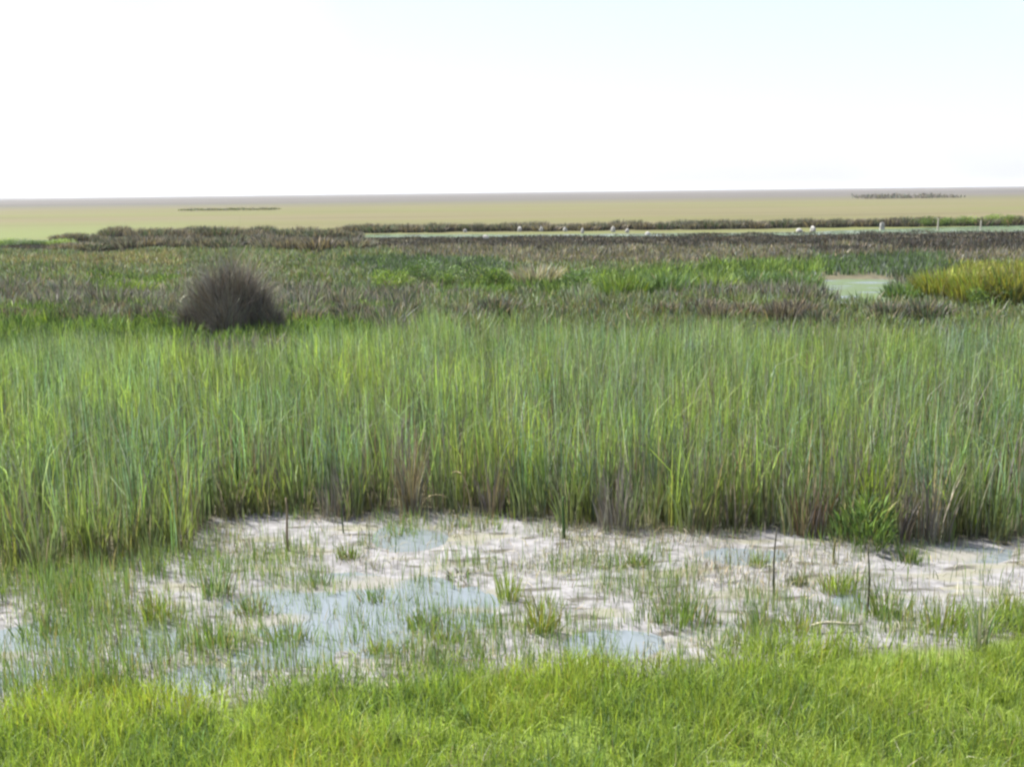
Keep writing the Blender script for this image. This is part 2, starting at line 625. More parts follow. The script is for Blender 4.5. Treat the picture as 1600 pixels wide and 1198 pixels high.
REED_SKY = [(-600, 515), (0, 522), (100, 512), (200, 508), (270, 514), (300, 528), (430, 522), (470, 510), (560, 504), (630, 498), (680, 480), (730, 500), (800, 490),
            (870, 500), (1000, 500), (1100, 494), (1250, 500), (1400, 502), (1600, 496), (2200, 500)]

x, y = scatter(165000, -20, 20, 11.5, 31)
k = reed_keep(x, y)
x, y = x[k], y[k]
# clumping: thin out the leaves between stools
dens = smooth(0.22, 0.62, fbm(x, y, 0.55, 51)) * 0.85 + 0.12 + 0.3 * smooth(21, 24, y)
dens = dens * (1 - 0.6 * smooth(1.6, 0.0, y - reed_front(x)) * smooth(0.42, 0.58, fbm(x, y, 0.9, 91)))
k = rng.random(len(x)) < dens
x, y = x[k], y[k]
n = len(x)
hgt = reed_height(x, y) * (0.32 + 0.73 * rng.random(n) ** 0.8)
hgt = np.maximum(hgt, reed_height(x, y) * (0.55 + 0.3 * rng.random(n)) * smooth(21, 25, y))
gust = fbm(x, y, 1.3, 77)
pn = fbm(x, y, 1.6, 71)
pb = fbm(x, y, 2.4, 81)
front = smooth(1.5, 0.0, y - reed_front(x))
tips = np.where((pn < 0.42)[:, None], palette(n, dict(mid=4, deep=1.5, blue=4, fresh=2, sage=1.5)),
                np.where((pn > 0.6)[:, None], palette(n, dict(fresh=4, lime=3, mid=2, sage=1.5, blue=1)), palette(n, dict(mid=3, fresh=3.5, blue=3, sage=1.8, deep=0.6))))
bl = (pb > 0.6) & (rng.random(n) < 0.5)
tips[bl] = palette(int(bl.sum()), dict(blue=3, sage=2, mid=1))
patch = smooth(0.25, 0.75, fbm(x, y, 0.2, 79))
hue = fbm(x, y, 0.5, 80)
stand = smooth(0.5, 0.68, fbm(x, y, 1.1, 83))[:, None]
tips = tips * (1 - 0.75 * stand) + 0.75 * stand * palette(n, dict(lime=3, fresh=5))
tips *= (0.5 + 0.95 * patch)[:, None]
tips *= np.stack([0.80 + 0.36 * hue, np.full(n, 1.0), 1.65 - 0.75 * hue], -1) * 1.12
fm = (0.08 + 0.5 * rng.random((n, 1)) ** 1.8)
feet = tips * (1 - fm) * 0.9 + fm * palette(n, dict(purple=3, dead=2, grey=2, straw=1))
lean = np.abs(rng.normal(0.0, 0.10, n)) + 0.02
curl = rng.uniform(1.2, 2.5, n)
fold = rng.random(n) < 0.34
lean[fold] += rng.uniform(0.15, 0.6, int(fold.sum()))
curl[fold] = rng.uniform(4, 7, int(fold.sum()))
tips *= (0.65 + 0.85 * rng.random((n, 1)) ** 1.3)
blades('reeds', np.stack([x, y, height(x, y) - 0.03], -1), hgt, rng.uniform(0.013, 0.029, n), lean, rng.uniform(0, 2 * math.pi, n), rng.uniform(0, math.pi, n), feet, tips, M_REED, 4, curl=curl)
tag(bpy.data.objects['reeds'], 'tall green reeds massed across the marsh behind the pond', None, None, 'stuff')

# last year's dead stems and leaves standing among them
x, y = scatter(90000, -20, 20, 11.5, 31)
k = reed_keep(x, y)
x, y = x[k], y[k]
fr = smooth(2.2, 0.0, y - reed_front(x))
k = rng.random(len(x)) < (0.35 + 0.65 * smooth(-6.5, -3.5, x)) * (0.26 + 1.0 * fr * smooth(0.38, 0.56, fbm(x, y, 0.9, 91)) + 0.5 * smooth(0.5, 0.66, fbm(x, y, 1.1, 92)))
x, y = x[k], y[k]
n = len(x)
hgt = (0.35 + 0.75 * rng.random(n)) * reed_height(x, y) * 0.86
c = palette(n, dict(purple=4, dead=2, grey=3, straw=1.6, pale=0.5, rust=0.5))
blades('dead_reeds', np.stack([x, y, height(x, y) - 0.03], -1), hgt, rng.uniform(0.01, 0.02, n), np.abs(rng.normal(0, 0.16, n)), rng.uniform(0, 6.28, n), rng.uniform(0, math.pi, n), c, c * 1.05, M_DRY, 3)
tag(bpy.data.objects['dead_reeds'], 'dead grey and straw stems standing among the green reeds', None, None, 'stuff')

# ------------------------------------------------------------------ bank grass in front
x, y = scatter(330000, -12, 12, 5.2, 13.2)
edge = grass_edge(x) + (0.7 + 0.7 * smooth(0, 3, x)) * (fbm(x, y, 0.6, 101) - 0.45)
vis = np.abs(x) < 1.6 + y * 0.62
prob = smooth(0.3, -0.5, y - edge) * (0.35 + 0.95 * smooth(0.25, 0.65, fbm(x, y, 0.4, 103))) * (1 - 0.7 * smooth(1.0, 3.5, x) * smooth(-1.1, 0.0, y - edge) * smooth(0.45, 0.6, fbm(x, y, 0.7, 171))) * np.where(y < 7.4, 0.3, 1.0) * np.where(vis, 1, 0.45)
k = rng.random(len(x)) < prob
x, y = x[k], y[k]
n = len(x)
pn = fbm(x, y, 0.9, 107)
hn_ = fbm(x, y, 0.6, 109)
right = smooth(-3, 3, x)
tall = smooth(1.5, 0.2, np.abs(y - edge[k] + 0.5))
hgt = (0.10 + 0.24 * hn_ + 0.05 * tall) * (0.6 + 0.7 * rng.random(n))
g = np.where((pn > 0.55)[:, None], palette(n, dict(lime=6, fresh=2, yellow=1)),
             np.where((pn < 0.42)[:, None], palette(n, dict(mid=3, deep=0.8, fresh=4, blue=1, lime=1.5)), palette(n, dict(fresh=4, lime=5, mid=1.5, sage=0.7, straw=0.3))))
g *= (0.8 + 0.5 * rng.random((n, 1)))
lush = (rng.random(n) < 0.4 * right)
g[lush] = palette(int(lush.sum()), dict(lime=3, fresh=2))
lean = np.abs(rng.normal(0.35, 0.45, n))
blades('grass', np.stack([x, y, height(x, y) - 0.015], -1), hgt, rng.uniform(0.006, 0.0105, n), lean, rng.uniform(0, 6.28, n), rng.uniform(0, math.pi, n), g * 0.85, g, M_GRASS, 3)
tag(bpy.data.objects['grass'], 'bright yellow green grass along the near bank', None, None, 'stuff')
# dry thatch lying in it
x, y = scatter(26000, -11, 11, 6.0, 13.0)
k = (y < grass_edge(x) + 0.25) & (rng.random(len(x)) < 0.10 + 0.5 * smooth(0.52, 0.65, fbm(x, y, 0.8, 113)))
x, y = x[k], y[k]
n = len(x)
c = palette(n, dict(straw=3, pale=2, sage=3, grey=1, dead=1))
blades('dry_grass', np.stack([x, y, height(x, y)], -1), rng.uniform(0.08, 0.27, n), rng.uniform(0.004, 0.008, n), np.abs(rng.normal(0.6, 0.4, n)), rng.uniform(0, 6.28, n), rng.uniform(0, math.pi, n), c, c, M_DRY, 2)
tag(bpy.data.objects['dry_grass'], 'dry straw blades mixed into the bank grass', None, None, 'stuff')

# ------------------------------------------------------------------ shoots and litter on the pond bed
x, y = scatter(190000, -14, 14, 9.3, 17)
pm = pond_mask(x, y)
tuftn = fbm(x, y, 0.8, 121)
u, v = P(x, y)
leftbias = smooth(520, 150, u) * smooth(860, 930, v)
rightb = smooth(1050, 1250, u) * smooth(925, 965, v)
waterb = smooth(280, 380, u) * smooth(800, 700, u) * smooth(890, 915, v)
prob = pm * (0.08 + 0.26 * waterb + 0.85 * smooth(0.48, 0.68, tuftn) + 0.75 * leftbias * smooth(0.3, 0.5, tuftn) + 0.5 * rightb + 0.5 * smooth(0.9, 0.1, y - grass_edge(x)) * smooth(0.4, 0.6, fbm(x, y, 0.5, 127)))
k = rng.random(len(x)) < prob * 0.62
x, y, lb = x[k], y[k], leftbias[k]
n = len(x)
g = palette(n, dict(mid=3, fresh=3, blue=3, sage=2, straw=1.2, deep=1))
hgt = rng.uniform(0.10, 0.34, n) * (1 + 0.5 * lb)
blades('pond_grass', np.stack([x, y, height(x, y) - 0.02], -1), hgt, rng.uniform(0.005, 0.010, n), np.abs(rng.normal(0.10, 0.18, n)), rng.uniform(0, 6.28, n), rng.uniform(0, math.pi, n), g * 0.9, g, M_GRASS, 3)
tag(bpy.data.objects['pond_grass'], 'thin green shoots scattered through the shallow pond', None, None, 'stuff')
# pale standing stubble and flat litter
x, y = scatter(95000, -14, 14, 9.6, 17)
k = rng.random(len(x)) < pond_mask(x, y) * (0.1 + 0.8 * smooth(0.45, 0.65, fbm(x, y, 0.9, 131))) * (1 - 0.8 * np.clip(pool_depth(x, y), 0, 1))
x, y = x[k], y[k]
n = len(x)
c = palette(n, dict(pale=4, straw=3, sage=2, grey=1.5, dead=1.5, dark=0.8))
lean = np.where(rng.random(n) < 0.45, rng.uniform(0.8, 2.2, n), np.abs(rng.normal(0.1, 0.2, n)))
blades('reed_litter', np.stack([x, y, height(x, y) - 0.005], -1), rng.uniform(0.05, 0.22, n), rng.uniform(0.005, 0.011, n), lean, rng.uniform(0, 6.28, n), rng.uniform(0, math.pi, n), c, c, M_DRY, 2)
tag(bpy.data.objects['reed_litter'], 'pale broken reed stubble littering the drying mud', None, None, 'stuff')


# ------------------------------------------------------------------ clumps that stand on their own
def clump_mesh(name, n, spread, h, w, lean_mu, lean_sd, pal, material, seed, levels=3, hmin=0.45, foot=None, ragged=False):
    r = np.random.default_rng(seed)
    rad = spread * np.sqrt(r.random(n))
    th = r.uniform(0, 2 * math.pi, n)
    if ragged:                                  # uneven: a few stools of different size, stragglers between
        rad = rad * (0.45 + 0.75 * np.abs(np.sin(th * 1.5 + seed)) * r.random(n) + 0.25 * (r.random(n) < 0.12))
    base = np.stack([rad * np.cos(th), rad * np.sin(th), np.full(n, -0.03)], -1)
    hh = h * (hmin + (1 - hmin) * r.random(n)) * np.clip(1 - 0.4 * (rad / spread) ** 2, 0.25, 1)
    dirn = th + r.normal(0, 0.7, n)
    lean = np.abs(r.normal(lean_mu, lean_sd, n)) + 0.25 * rad / spread
    c = palette(n, pal, 0.22, r)
    c0 = c * 0.9 if foot is None else c * 0.5 + 0.5 * COL[foot]
    return blades(name, base, hh, r.uniform(0.7, 1.3, n) * w, lean, dirn, r.uniform(0, math.pi, n), c0, c, material, levels)


def place(o, u, v, z=None, rot=None, scale=1.0):
    q = G(u, v)
    q = G(u, v, float(height(q[0], q[1])))
    o.location = (q[0], q[1], float(height(q[0], q[1])))
    o.rotation_euler = (0, 0, random.uniform(0, 6.28) if rot is None else rot)
    o.scale = (scale,) * 3 if isinstance(scale, (int, float)) else scale
    return o


PAL = dict(
    olive=dict(yellow=2, olive=3, fresh=3, lime=1.5, mid=1), dark=dict(deep=4, mid=3, fresh=1), green=dict(mid=4, fresh=3, deep=1, blue=1),
    bright=dict(lime=4, fresh=4, mid=1), blue=dict(blue=4, sage=2, mid=2, deep=1), mix=dict(fresh=3, mid=3, sage=1.5, straw=1, blue=1))
TUSSOCKS = [  # pixel of the foot, width and height in metres, colours, label
    (252, 975, 0.50, 0.50, 'olive', 'broad olive yellow tussock between the left reeds and the open water'),
    (75, 1000, 0.38, 0.34, 'dark', 'dark green tuft rising from the pool at the left edge'),
    (330, 1010, 0.34, 0.36, 'green', 'mid green tuft at the left end of the blue water'),
    (335, 930, 0.34, 0.55, 'blue', 'blue green spiky clump just right of the olive tussock'),
    (795, 938, 0.30, 0.48, 'bright', 'tall light green tuft on the mud right of the open water'),
    (848, 988, 0.24, 0.50, 'olive', 'narrow yellow green tussock with a dark right flank beside the light green tuft'),
    (665, 980, 0.30, 0.30, 'green', 'small green tuft standing alone in the right half of the blue water'),
    (1062, 978, 0.46, 0.44, 'green', 'wide leafy green tuft on the mud left of the dark upright stem'),
    (1248, 914, 0.20, 0.24, 'dark', 'small round dark green tuft on pale mud between the two dark stems'),
    (1306, 928, 0.24, 0.36, 'bright', 'bright green tuft on pale mud just left of the taller dark stem'),
    (1388, 965, 0.34, 0.44, 'green', 'green tuft immediately right of the taller dark stem'),
    (1470, 985, 0.46, 0.50, 'bright', 'wide bright tussock on the near bank left of the tall pale stem'),
    (1192, 985, 0.34, 0.34, 'mix', 'low mixed green tuft at the foot of the shorter dark stem'),
    (1000, 884, 0.26, 0.26, 'mix', 'faint thin tuft on the pale mud near the middle of the reed front'),
    (1420, 878, 0.20, 0.30, 'green', 'small green sprig on the mud in front of the right hand reeds'),
    (545, 872, 0.26, 0.30, 'mix', 'thin tuft on pale mud above the open water'),
    (1185, 884, 0.22, 0.28, 'bright', 'short pale green tuft beside the top of the shorter dark stem'),
    (590, 1020, 0.20, 0.24, 'olive', 'sparse olive tuft on the cream mud in front of the open water'),
    (450, 1000, 0.36, 0.32, 'blue', 'blue green tuft in the water nearest the near bank'),
    (160, 1070, 0.38, 0.32, 'mix', 'pale mixed tuft by the lower left puddles'),
    (1570, 965, 0.36, 0.42, 'olive', 'yellowish tussock at the right edge of the mud'),
    (700, 1000, 0.22, 0.24, 'bright', 'low light tuft on cream mud by the near bank'),
    (1245, 985, 0.30, 0.26, 'olive', 'olive tuft beside the left end of the fallen pale stick'),
    (120, 930, 0.36, 0.36, 'green', 'green tuft in front of the left hand reeds'),
    (500, 925, 0.34, 0.34, 'blue', 'blue green shoots in the middle of the open water'),
    (590, 950, 0.38, 0.34, 'blue', 'dense blue green shoots at the centre of the open water'),
    (400, 960, 0.30, 0.36, 'blue', 'blue green shoots near the left shore of the open water'),
]
for i, (u, v, wd, ht, pal, lab) in enumerate(TUSSOCKS):
    o = clump_mesh('grass_tussock', int(60 + 190 * wd), wd * (0.62 + 0.25 * ((i * 7) % 5) / 4), ht * 1.15, 0.0095, 0.07, 0.13, dict(PAL[pal], straw=0.9 + (i % 3) * 0.5, dead=0.4 + (i % 4) * 0.3), M_GRASS, 300 + i, 3, 0.22, None, True)
    place(o, u, v, None, 0.0, (1.0 + 0.5 * ((i * 3) % 4) / 3, 0.8, 1.0))
    tag(o, lab, 'tussock', 'tussocks standing in the pond')

# reed clumps along the front of the bed
protos = [clump_mesh('reed_clump', 46, 0.17, 1.55, 0.018, 0.03, 0.07, p, M_REED, 500 + i, 4, 0.35, 'dead')
          for i, p in enumerate([dict(mid=4, deep=2, blue=3), dict(fresh=4, mid=3, lime=1, sage=1), dict(mid=3, blue=3, sage=2, purple=1), dict(mid=3, deep=2, purple=2, grey=1), dict(fresh=3, mid=3, straw=1, purple=1)])]
used = set()
SP = [(1385, 838, 1, 1.0, 'bright green reed clump on the right flank of the low leafy plant'),
      (240, 892, 0, 0.62, 'dark green reed clump at the left corner of the mud, in front of the bed'),
      (1560, 850, 0, 0.75, 'dark leafy reed clump at the far right of the reed front'),
      (1080, 828, 2, 1.0, 'blue green reed clump at the reed front above the wide leafy tuft'),
      (890, 822, 0, 0.9, 'dark green reed clump stepping forward at the middle of the reed front')]
GENERIC = 'green reed clump in the front row of the reed bed'
spots = list(SP)
r2 = random.Random(4)
for u in range(-60, 1680, 30):
    uu = u + r2.uniform(-12, 12)
    q = G(uu, 830)
    for _ in range(6):
        q = np.array([q[0], float(reed_front(q[0])), 0])
        pu, pv_ = P(q[0], q[1])
        q[0] += (uu - pu) / F * q[1]
    pu, pv_ = P(q[0], float(reed_front(q[0])) + r2.uniform(-0.1, 0.5))
    if min(abs(pu - d_) for d_ in (1268, 960, 525, 1455, 642, 770)) < 17:
        continue                                # dead clumps stand here
    spots.append((float(pu), float(pv_), r2.randrange(5), r2.uniform(0.72, 1.05), None))
for u, v, pi, sc, lab in spots:
    if pi in used:
        o = protos[pi].copy()
        C.objects.link(o)
    else:
        o = protos[pi]
        used.add(pi)
    place(o, u, v, None, None, (sc * r2.uniform(0.85, 1.2), sc * r2.uniform(0.85, 1.2), sc))
    tag(o, lab or GENERIC, 'reed clump', 'reed clumps along the front of the bed')

# dead clumps
DEADS = [(1268, 834, 0.24, 0.95, dict(rust=2, dead=3, purple=2), 'brown and purple dead reed clump at the reed front, left of the bright green fan'),
         (960, 828, 0.22, 0.95, dict(purple=4, grey=3), 'purplish grey dead reed clump at the middle of the reed front'),
         (525, 806, 0.22, 0.85, dict(purple=4, grey=2, dead=1), 'purple grey dead reed clump at the front above the open water'),
         (1455, 842, 0.22, 1.25, dict(purple=2, straw=2, grey=3, pale=1), 'tall grey dead reed clump with straw stems right of the leafy plant'),
         (642, 800, 0.15, 1.30, dict(straw=3, dead=2, grey=2), 'tall tan dead reed clump in the middle of the bed front'),
         (770, 804, 0.18, 0.9, dict(purple=2, dead=2, grey=2), 'brownish dead reed clump right of the two bent stalks'),
         (1400, 842, 0.18, 0.9, dict(purple=4, dead=1), 'dark purple dead reed clump close right of the bright green fan')]
for i, (u, v, wd, ht, pal, lab) in enumerate(DEADS):
    o = clump_mesh('dead_reed_clump', 95, wd, ht * 1.22, 0.017, 0.02, 0.08, pal, M_DRY, 700 + i)
    place(o, u, v)
    tag(o, lab, 'dead reeds', 'dead reed clumps at the front of the bed')


def stalk(name, u, v, h, rad, col, lab, cat, bend=(0.0, 0.0), arc=0.0, group=None):
    q = G(u, v)
    z0 = float(height(q[0], q[1])) - 0.05
    pts, rr = [], []
    for i in range(9):
        t = i / 8
        zz = h * (t - arc * t ** 3)
        pts.append((bend[0] * t ** 2 + 0.008 * math.sin(5 * t + u), bend[1] * t ** 2, z0 + zz))
        rr.append(rad * (1 - 0.55 * t))
    o = stem(name, pts, rr, COL[col])
    o.location = (q[0], q[1], 0)
    return tag(o, lab, cat, group)


stalk('lone_reed', 1208, 925, 0.85, 0.014, 'olive_dark', 'shorter dark upright stem on the pale mud, right of centre', 'stem', (0.02, 0))
stalk('lone_reed', 1356, 956, 0.85, 0.014, 'olive_dark', 'taller dark upright stem below the low leafy plant', 'stem', (-0.03, 0))
o = clump_mesh('pale_reed_clump', 22, 0.07, 1.3, 0.018, 0.03, 0.06, dict(sage=4, pale=3, blue=1), M_REED, 811, 4)
place(o, 1530, 1018)
tag(o, 'narrow clump of tall pale grey green reeds on the near bank at the right', 'reed clump')
o = clump_mesh('reed_clump', 70, 0.16, 1.75, 0.019, 0.05, 0.10, dict(lime=5, fresh=3), M_REED, 812, 4)
place(o, 1358, 826)
tag(o, 'tallest lime green reed clump, fanning out right behind the low leafy plant', 'reed clump')
stalk('lone_reed', 880, 838, 0.62, 0.028, 'deep', 'dark green stem in front of the middle of the reeds', 'stem', (0.01, 0))
stalk('lone_reed', 450, 856, 0.75, 0.024, 'dead', 'brown stem on the mud at the left end of the pale shore', 'stem', (0.0, 0))
stalk('lone_reed', 536, 828, 0.5, 0.014, 'deep', 'thin dark stem beside the purple grey dead clump', 'stem', (0.0, 0))
stalk('lone_reed', 1303, 878, 0.36, 0.02, 'olive', 'short olive stem above the bright tuft on pale mud', 'stem', (0.0, 0))
stalk('bent_reed', 738, 806, 1.25, 0.016, 'straw', 'straw coloured dead reed bent over to the left at the reed front', 'reed', (-0.28, 0.0), 0.42)
stalk('bent_reed', 655, 806, 0.75, 0.016, 'straw', 'low straw coloured dead reed bent over to the right at the reed front', 'reed', (0.42, 0.0), 0.55)
stalk('bent_reed', 1165, 824, 1.2, 0.012, 'straw', 'thin straw reed leaning left among the right hand reeds', 'reed', (-0.2, 0.0), 0.1)
# pale fallen stick
qa, qb = G(1268, 984), G(1348, 980)
o = stem('fallen_stick', [(qa + (qb - qa) * t + np.array([0, 0.02 * math.sin(7 * t), 0.05 + 0.02 * math.sin(4 * t)])).tolist() for t in np.linspace(0, 1, 7)], [0.014, 0.018, 0.017, 0.016, 0.015, 0.013, 0.01], COL['pale'], M_DRY)
tag(o, 'pale stick lying on the bank edge left of the taller dark stem', 'stick')

# low leafy plant below the bright reed fan
lp = empty('leafy_plant', (0, 0, 0))
q = G(1348, 846)
lp.location = (q[0], q[1], float(height(q[0], q[1])))
tag(lp, 'low broad leaved green plant hanging over the mud at the right reed front', 'plant')
for k in range(7):
    a_ = k * 0.9
    r_ = 0.10 + 0.22 * random.random()
    top = (r_ * math.cos(a_), r_ * math.sin(a_) - 0.12, 0.30 + 0.32 * random.random())
    stem('stem', [(0.02 * math.cos(a_), 0.02 * math.sin(a_), -0.02), (top[0] * 0.5, top[1] * 0.5, top[2] * 0.6), top], [0.008, 0.006, 0.004], COL['mid'], M_SHRUB, lp, 5)
r_ = np.random.default_rng(88)
n = 420
th = r_.uniform(0, 6.28, n)
rr = 0.36 * np.sqrt(r_.random(n)) * (0.6 + 0.7 * np.abs(np.sin(1.5 * th + 0.6)))
zz = 0.03 + 0.62 * r_.random(n) * (1 - (rr / 0.5) ** 2)
b = np.stack([rr * np.cos(th), rr * np.sin(th) - 0.12, zz], -1)
g = palette(n, dict(mid=4, deep=2, fresh=2, olive=1), 0.3, r_)
blades('leaves', b, r_.uniform(0.12, 0.26, n), r_.uniform(0.016, 0.03, n), r_.uniform(0.2, 0.8, n), th + r_.normal(0, 0.6, n), r_.uniform(0, math.pi, n), g, g, M_SHRUB, 3, lp)

# dark litter at the foot of the tan clump
for (u, v, s, lab) in [(645, 806, 0.22, 'dark heap of rotting reeds at the foot of the tall tan clump'), (720, 900, 0.16, 'dark scrap of rotting reeds on the mud at the right shore of the open water'),
                       (1175, 968, 0.2, 'dark matted reeds on the mud left of the shorter dark stem')]:
    o = clump_mesh('rotting_reeds', 70, s, 0.16, 0.016, 0.9, 0.5, dict(dark=4, dead=2, purple=1), M_DRY, int(u))
    place(o, u, v)
    tag(o, lab, 'reed litter')


# ------------------------------------------------------------------ marsh beyond the reeds: low scrub and grass, one mass
def inside(u, v, cx, cy, rx, ry, x, y):
    w = 0.5 * (fbm(x, y, 5.0, 141) - 0.5)
    return ((u - cx) / rx) ** 2 + ((v - cy) / ry) ** 2 + w < 1


nA, nB = 5200, 9000
y = np.concatenate([rng.uniform(21.5, 52, nA), 52 + 70 * rng.random(nB) ** 0.85])
x = rng.uniform(-1, 1, len(y)) * (5 + y * 0.56)
u, v = P(x, y)
keep = ~((u > 1275) & (u < 1405) & (v > 430) & (v < 474)) & ((y > 32) | ~reed_keep(x, y)) & (v > 365 - (u - 800) * 0.0119 + 5.5)
skyv = np.interp(u, [p_[0] for p_ in REED_SKY], [p_[1] for p_ in REED_SKY])
x, y, u, v = x[keep], y[keep], u[keep], v[keep]
n = len(x)
pals = [dict(purple=3, grey=3, dead=1, slate=3, sage=1, mid=1.5, dark=2), dict(olive=3, mid=3, sage=2, slate=2, dead=0.7), dict(mid=4, fresh=3, deep=2), dict(purple=2, dead=2, grey=2, slate=2, olive=2, straw=0.5, dark=1.5), dict(deep=3, mid=2, slate=3),
        dict(straw=2.5, olive=3, mid=1, sage=1.5, dead=1), dict(slate=2, purple=3, dark=9, dead=2, rust=0.6), dict(sage=3, blue=2, grey=2), dict(yellow=4, lime=3, olive=2), dict(olive=3, mid=3, sage=2, slate=2, dead=1, deep=2, purple=1)]
zone = np.full(n, 0)
u = u + 130 * (fbm(x, y, 6.0, 157) - 0.5)
hh = np.full(n, 0.7)
vv = v + 6 * (fbm(x, y, 7, 151) - 0.5) * 4        # ragged zone borders
nz1 = fbm(x, y, 9.0, 153)
def setz(mask, zz_, h_):
    zone[mask] = zz_
    hh[mask] = h_
setz(vv < 392, 6, 0.55)
hh[v < 388 - (u - 800) * 0.0119] = 0.28
setz((vv >= 392) & (vv < 412) & (u > 600), 3, 0.55)
setz((vv >= 392) & (vv < 424) & (u <= 600), 1, 0.5)
setz((vv >= 400) & (vv < 440) & (u < 300), 5, 0.5)
setz((vv >= 412) & (vv < 452), 1, 0.45)
setz((vv >= 408) & (vv < 440) & (u > 560) & (u < 780), 4, 0.6)
setz((vv >= 420) & (vv < 466) & (u > 830) & (u < 1270) & (nz1 > 0.38), 2, 0.7)
setz((vv >= 430) & (vv < 462) & (u > 570) & (u < 830) & (nz1 > 0.45), 2, 0.6)
setz((vv >= 430) & (vv < 464) & (u > 130) & (u < 280), 2, 0.45)
setz((vv >= 458) & (u < 640), 0, 0.75)
setz((vv >= 466) & (u >= 640), 9, 0.55)
setz((vv >= 462) & (u > 860) & (u < 960), 7, 0.7)
setz((vv >= 458) & (u > 1040) & (u < 1300), 0, 0.75)
setz((vv >= 476) & (nz1 > 0.52), 1, 0.6)
setz((vv >= 486) & (nz1 < 0.44), 2, 0.6)
setz((vv >= 462) & (u > 1380) & (nz1 > 0.45), 1, 0.5)
setz((vv >= 420) & (vv < 470) & (u > 1425), 8, 0.6)
setz((vv >= 408) & (vv < 434) & (u > 1260) & (u < 1480), 4, 0.6)
per = 30
bx = np.repeat(x, per)
by = np.repeat(y, per)
zr = np.repeat(zone, per)
N_ = n * per
spread = np.repeat(0.28 + 0.007 * y, per)
th = rng.uniform(0, 6.28, N_)
rad = spread * np.sqrt(rng.random(N_))
bx += rad * np.cos(th)
by += rad * np.sin(th)
hN = np.repeat(hh * (0.7 + 0.6 * rng.random(n)), per) * (0.45 + 0.6 * rng.random(N_)) * np.repeat(0.55 + 0.9 * fbm(x, y, 4.0, 159), per)
cN = np.zeros((N_, 3))
for zi, p_ in enumerate(pals):
    m_ = zr == zi
    cN[m_] = palette(int(m_.sum()), p_, 0.28)
cN *= np.repeat((0.6 + 0.75 * rng.random(n)) * np.where(zone == 6, 0.6, 1.0), per)[:, None]
wN = np.repeat(0.016 + 0.00075 * y, per) * rng.uniform(0.7, 1.4, N_)
blades('undergrowth', np.stack([bx, by, height(bx, by) - 0.04], -1), hN, wN, np.abs(rng.normal(0.3, 0.3, N_)), th + rng.normal(0, 0.6, N_), rng.uniform(0, math.pi, N_), cN * 0.9, cN, M_SHRUB, 2)
tag(bpy.data.objects['undergrowth'], 'low brown and green scrub covering the marsh behind the reeds', None, None, 'stuff')


# ------------------------------------------------------------------ bushes
def leaf_cloud(name, n, rx, rz, leaf, pal, seed, material, parent, z0=0.0, lumps=7):
    """leaves spread through an uneven crown"""
    r = np.random.default_rng(seed)
    lc = np.stack([r.normal(0, 0.45, lumps) * rx, r.normal(0, 0.45, lumps) * rx, z0 + rz * r.uniform(0.25, 0.75, lumps)], -1)
    lr = r.uniform(0.35, 0.62, lumps)
    li = r.integers(0, lumps, n)
    d = r.normal(0, 1, (n, 3))
    d /= np.linalg.norm(d, axis=1, keepdims=True)
    q = lc[li] + d * (lr[li] * r.random(n) ** 0.4)[:, None] * np.array([rx, rx, rz * 0.8])
    q[:, 2] = np.maximum(q[:, 2], 0.02)
    th = np.arctan2(q[:, 1], q[:, 0]) + r.normal(0, 1.0, n)
    c = palette(n, pal, 0.25, r) * (0.8 + 0.4 * r.random(lumps))[li][:, None]
    return blades(name, q, leaf * r.uniform(0.7, 1.4, n), leaf * 0.55 * r.uniform(0.7, 1.3, n), r.uniform(0.1, 1.3, n), th, r.uniform(0, math.pi, n), c, c, material, 2, parent)


def shrub_proto(name, seed, n, rx, rz, leaf, pal, grassy=False):
    root = empty(name, (0, 0, 0))
    r = random.Random(seed)
    vs, fs = [], []
    for k in range(7):
        a_ = r.uniform(0, 6.28)
        l = r.uniform(0.4, 0.85)
        e = (math.cos(a_) * rx * l * 0.8, math.sin(a_) * rx * l * 0.8, rz * r.uniform(0.5, 0.9))
        v_, f_ = tube_verts([(0.05 * math.cos(a_), 0.05 * math.sin(a_), -0.05), (e[0] * 0.45, e[1] * 0.45, e[2] * 0.6), e], [0.022, 0.014, 0.005], 4)
        fs += [tuple(i_ + len(vs) for i_ in f) for f in f_]
        vs += v_
    link_mesh('branches', vs, fs, M_TWIG, np.tile(COL['dead'], (len(vs), 1)), root)
    if grassy:
        rr = np.random.default_rng(seed)
        rad = rx * 0.8 * np.sqrt(rr.random(n))
        th = rr.uniform(0, 6.28, n)
        c = palette(n, pal, 0.22, rr)
        blades('foliage', np.stack([rad * np.cos(th), rad * np.sin(th), np.full(n, -0.03)], -1), rz * rr.uniform(0.5, 1.05, n) * (1 - 0.4 * (rad / rx) ** 2), leaf * 0.4 * rr.uniform(0.7, 1.3, n),
               np.abs(rr.normal(0.15, 0.2, n)) + 0.3 * rad / rx, th + rr.normal(0, 0.5, n), rr.uniform(0, math.pi, n), c * 0.9, c, M_SHRUB, 3, root)
    else:
        leaf_cloud('foliage', n, rx, rz, leaf, pal, seed, M_SHRUB, root)
    return root


def copy_tree(o, parent=None):
    c = o.copy()
    C.objects.link(c)
    if parent:
        c.parent = parent
    for ch in list(o.children):
        copy_tree(ch, c)
    return c


class Kind:
    def __init__(self, *roots):
        self.roots, self.fresh = list(roots), set(range(len(roots)))

    def put(self, u, v, sx, sz, lab, cat, group):
        i = random.randrange(len(self.roots))
        if self.fresh:
            i = self.fresh.pop()
            o = self.roots[i]
        else:
            o = copy_tree(self.roots[i])
        q = G(u, v)
        o.location = (q[0], q[1], float(height(q[0], q[1])) - 0.02 if q[1] < 125 else -0.02)
        o.rotation_euler = (0, 0, random.uniform(0, 6.28))
        o.scale = (sx, sx, sz)
        tag(o, lab, cat, group)
        return o


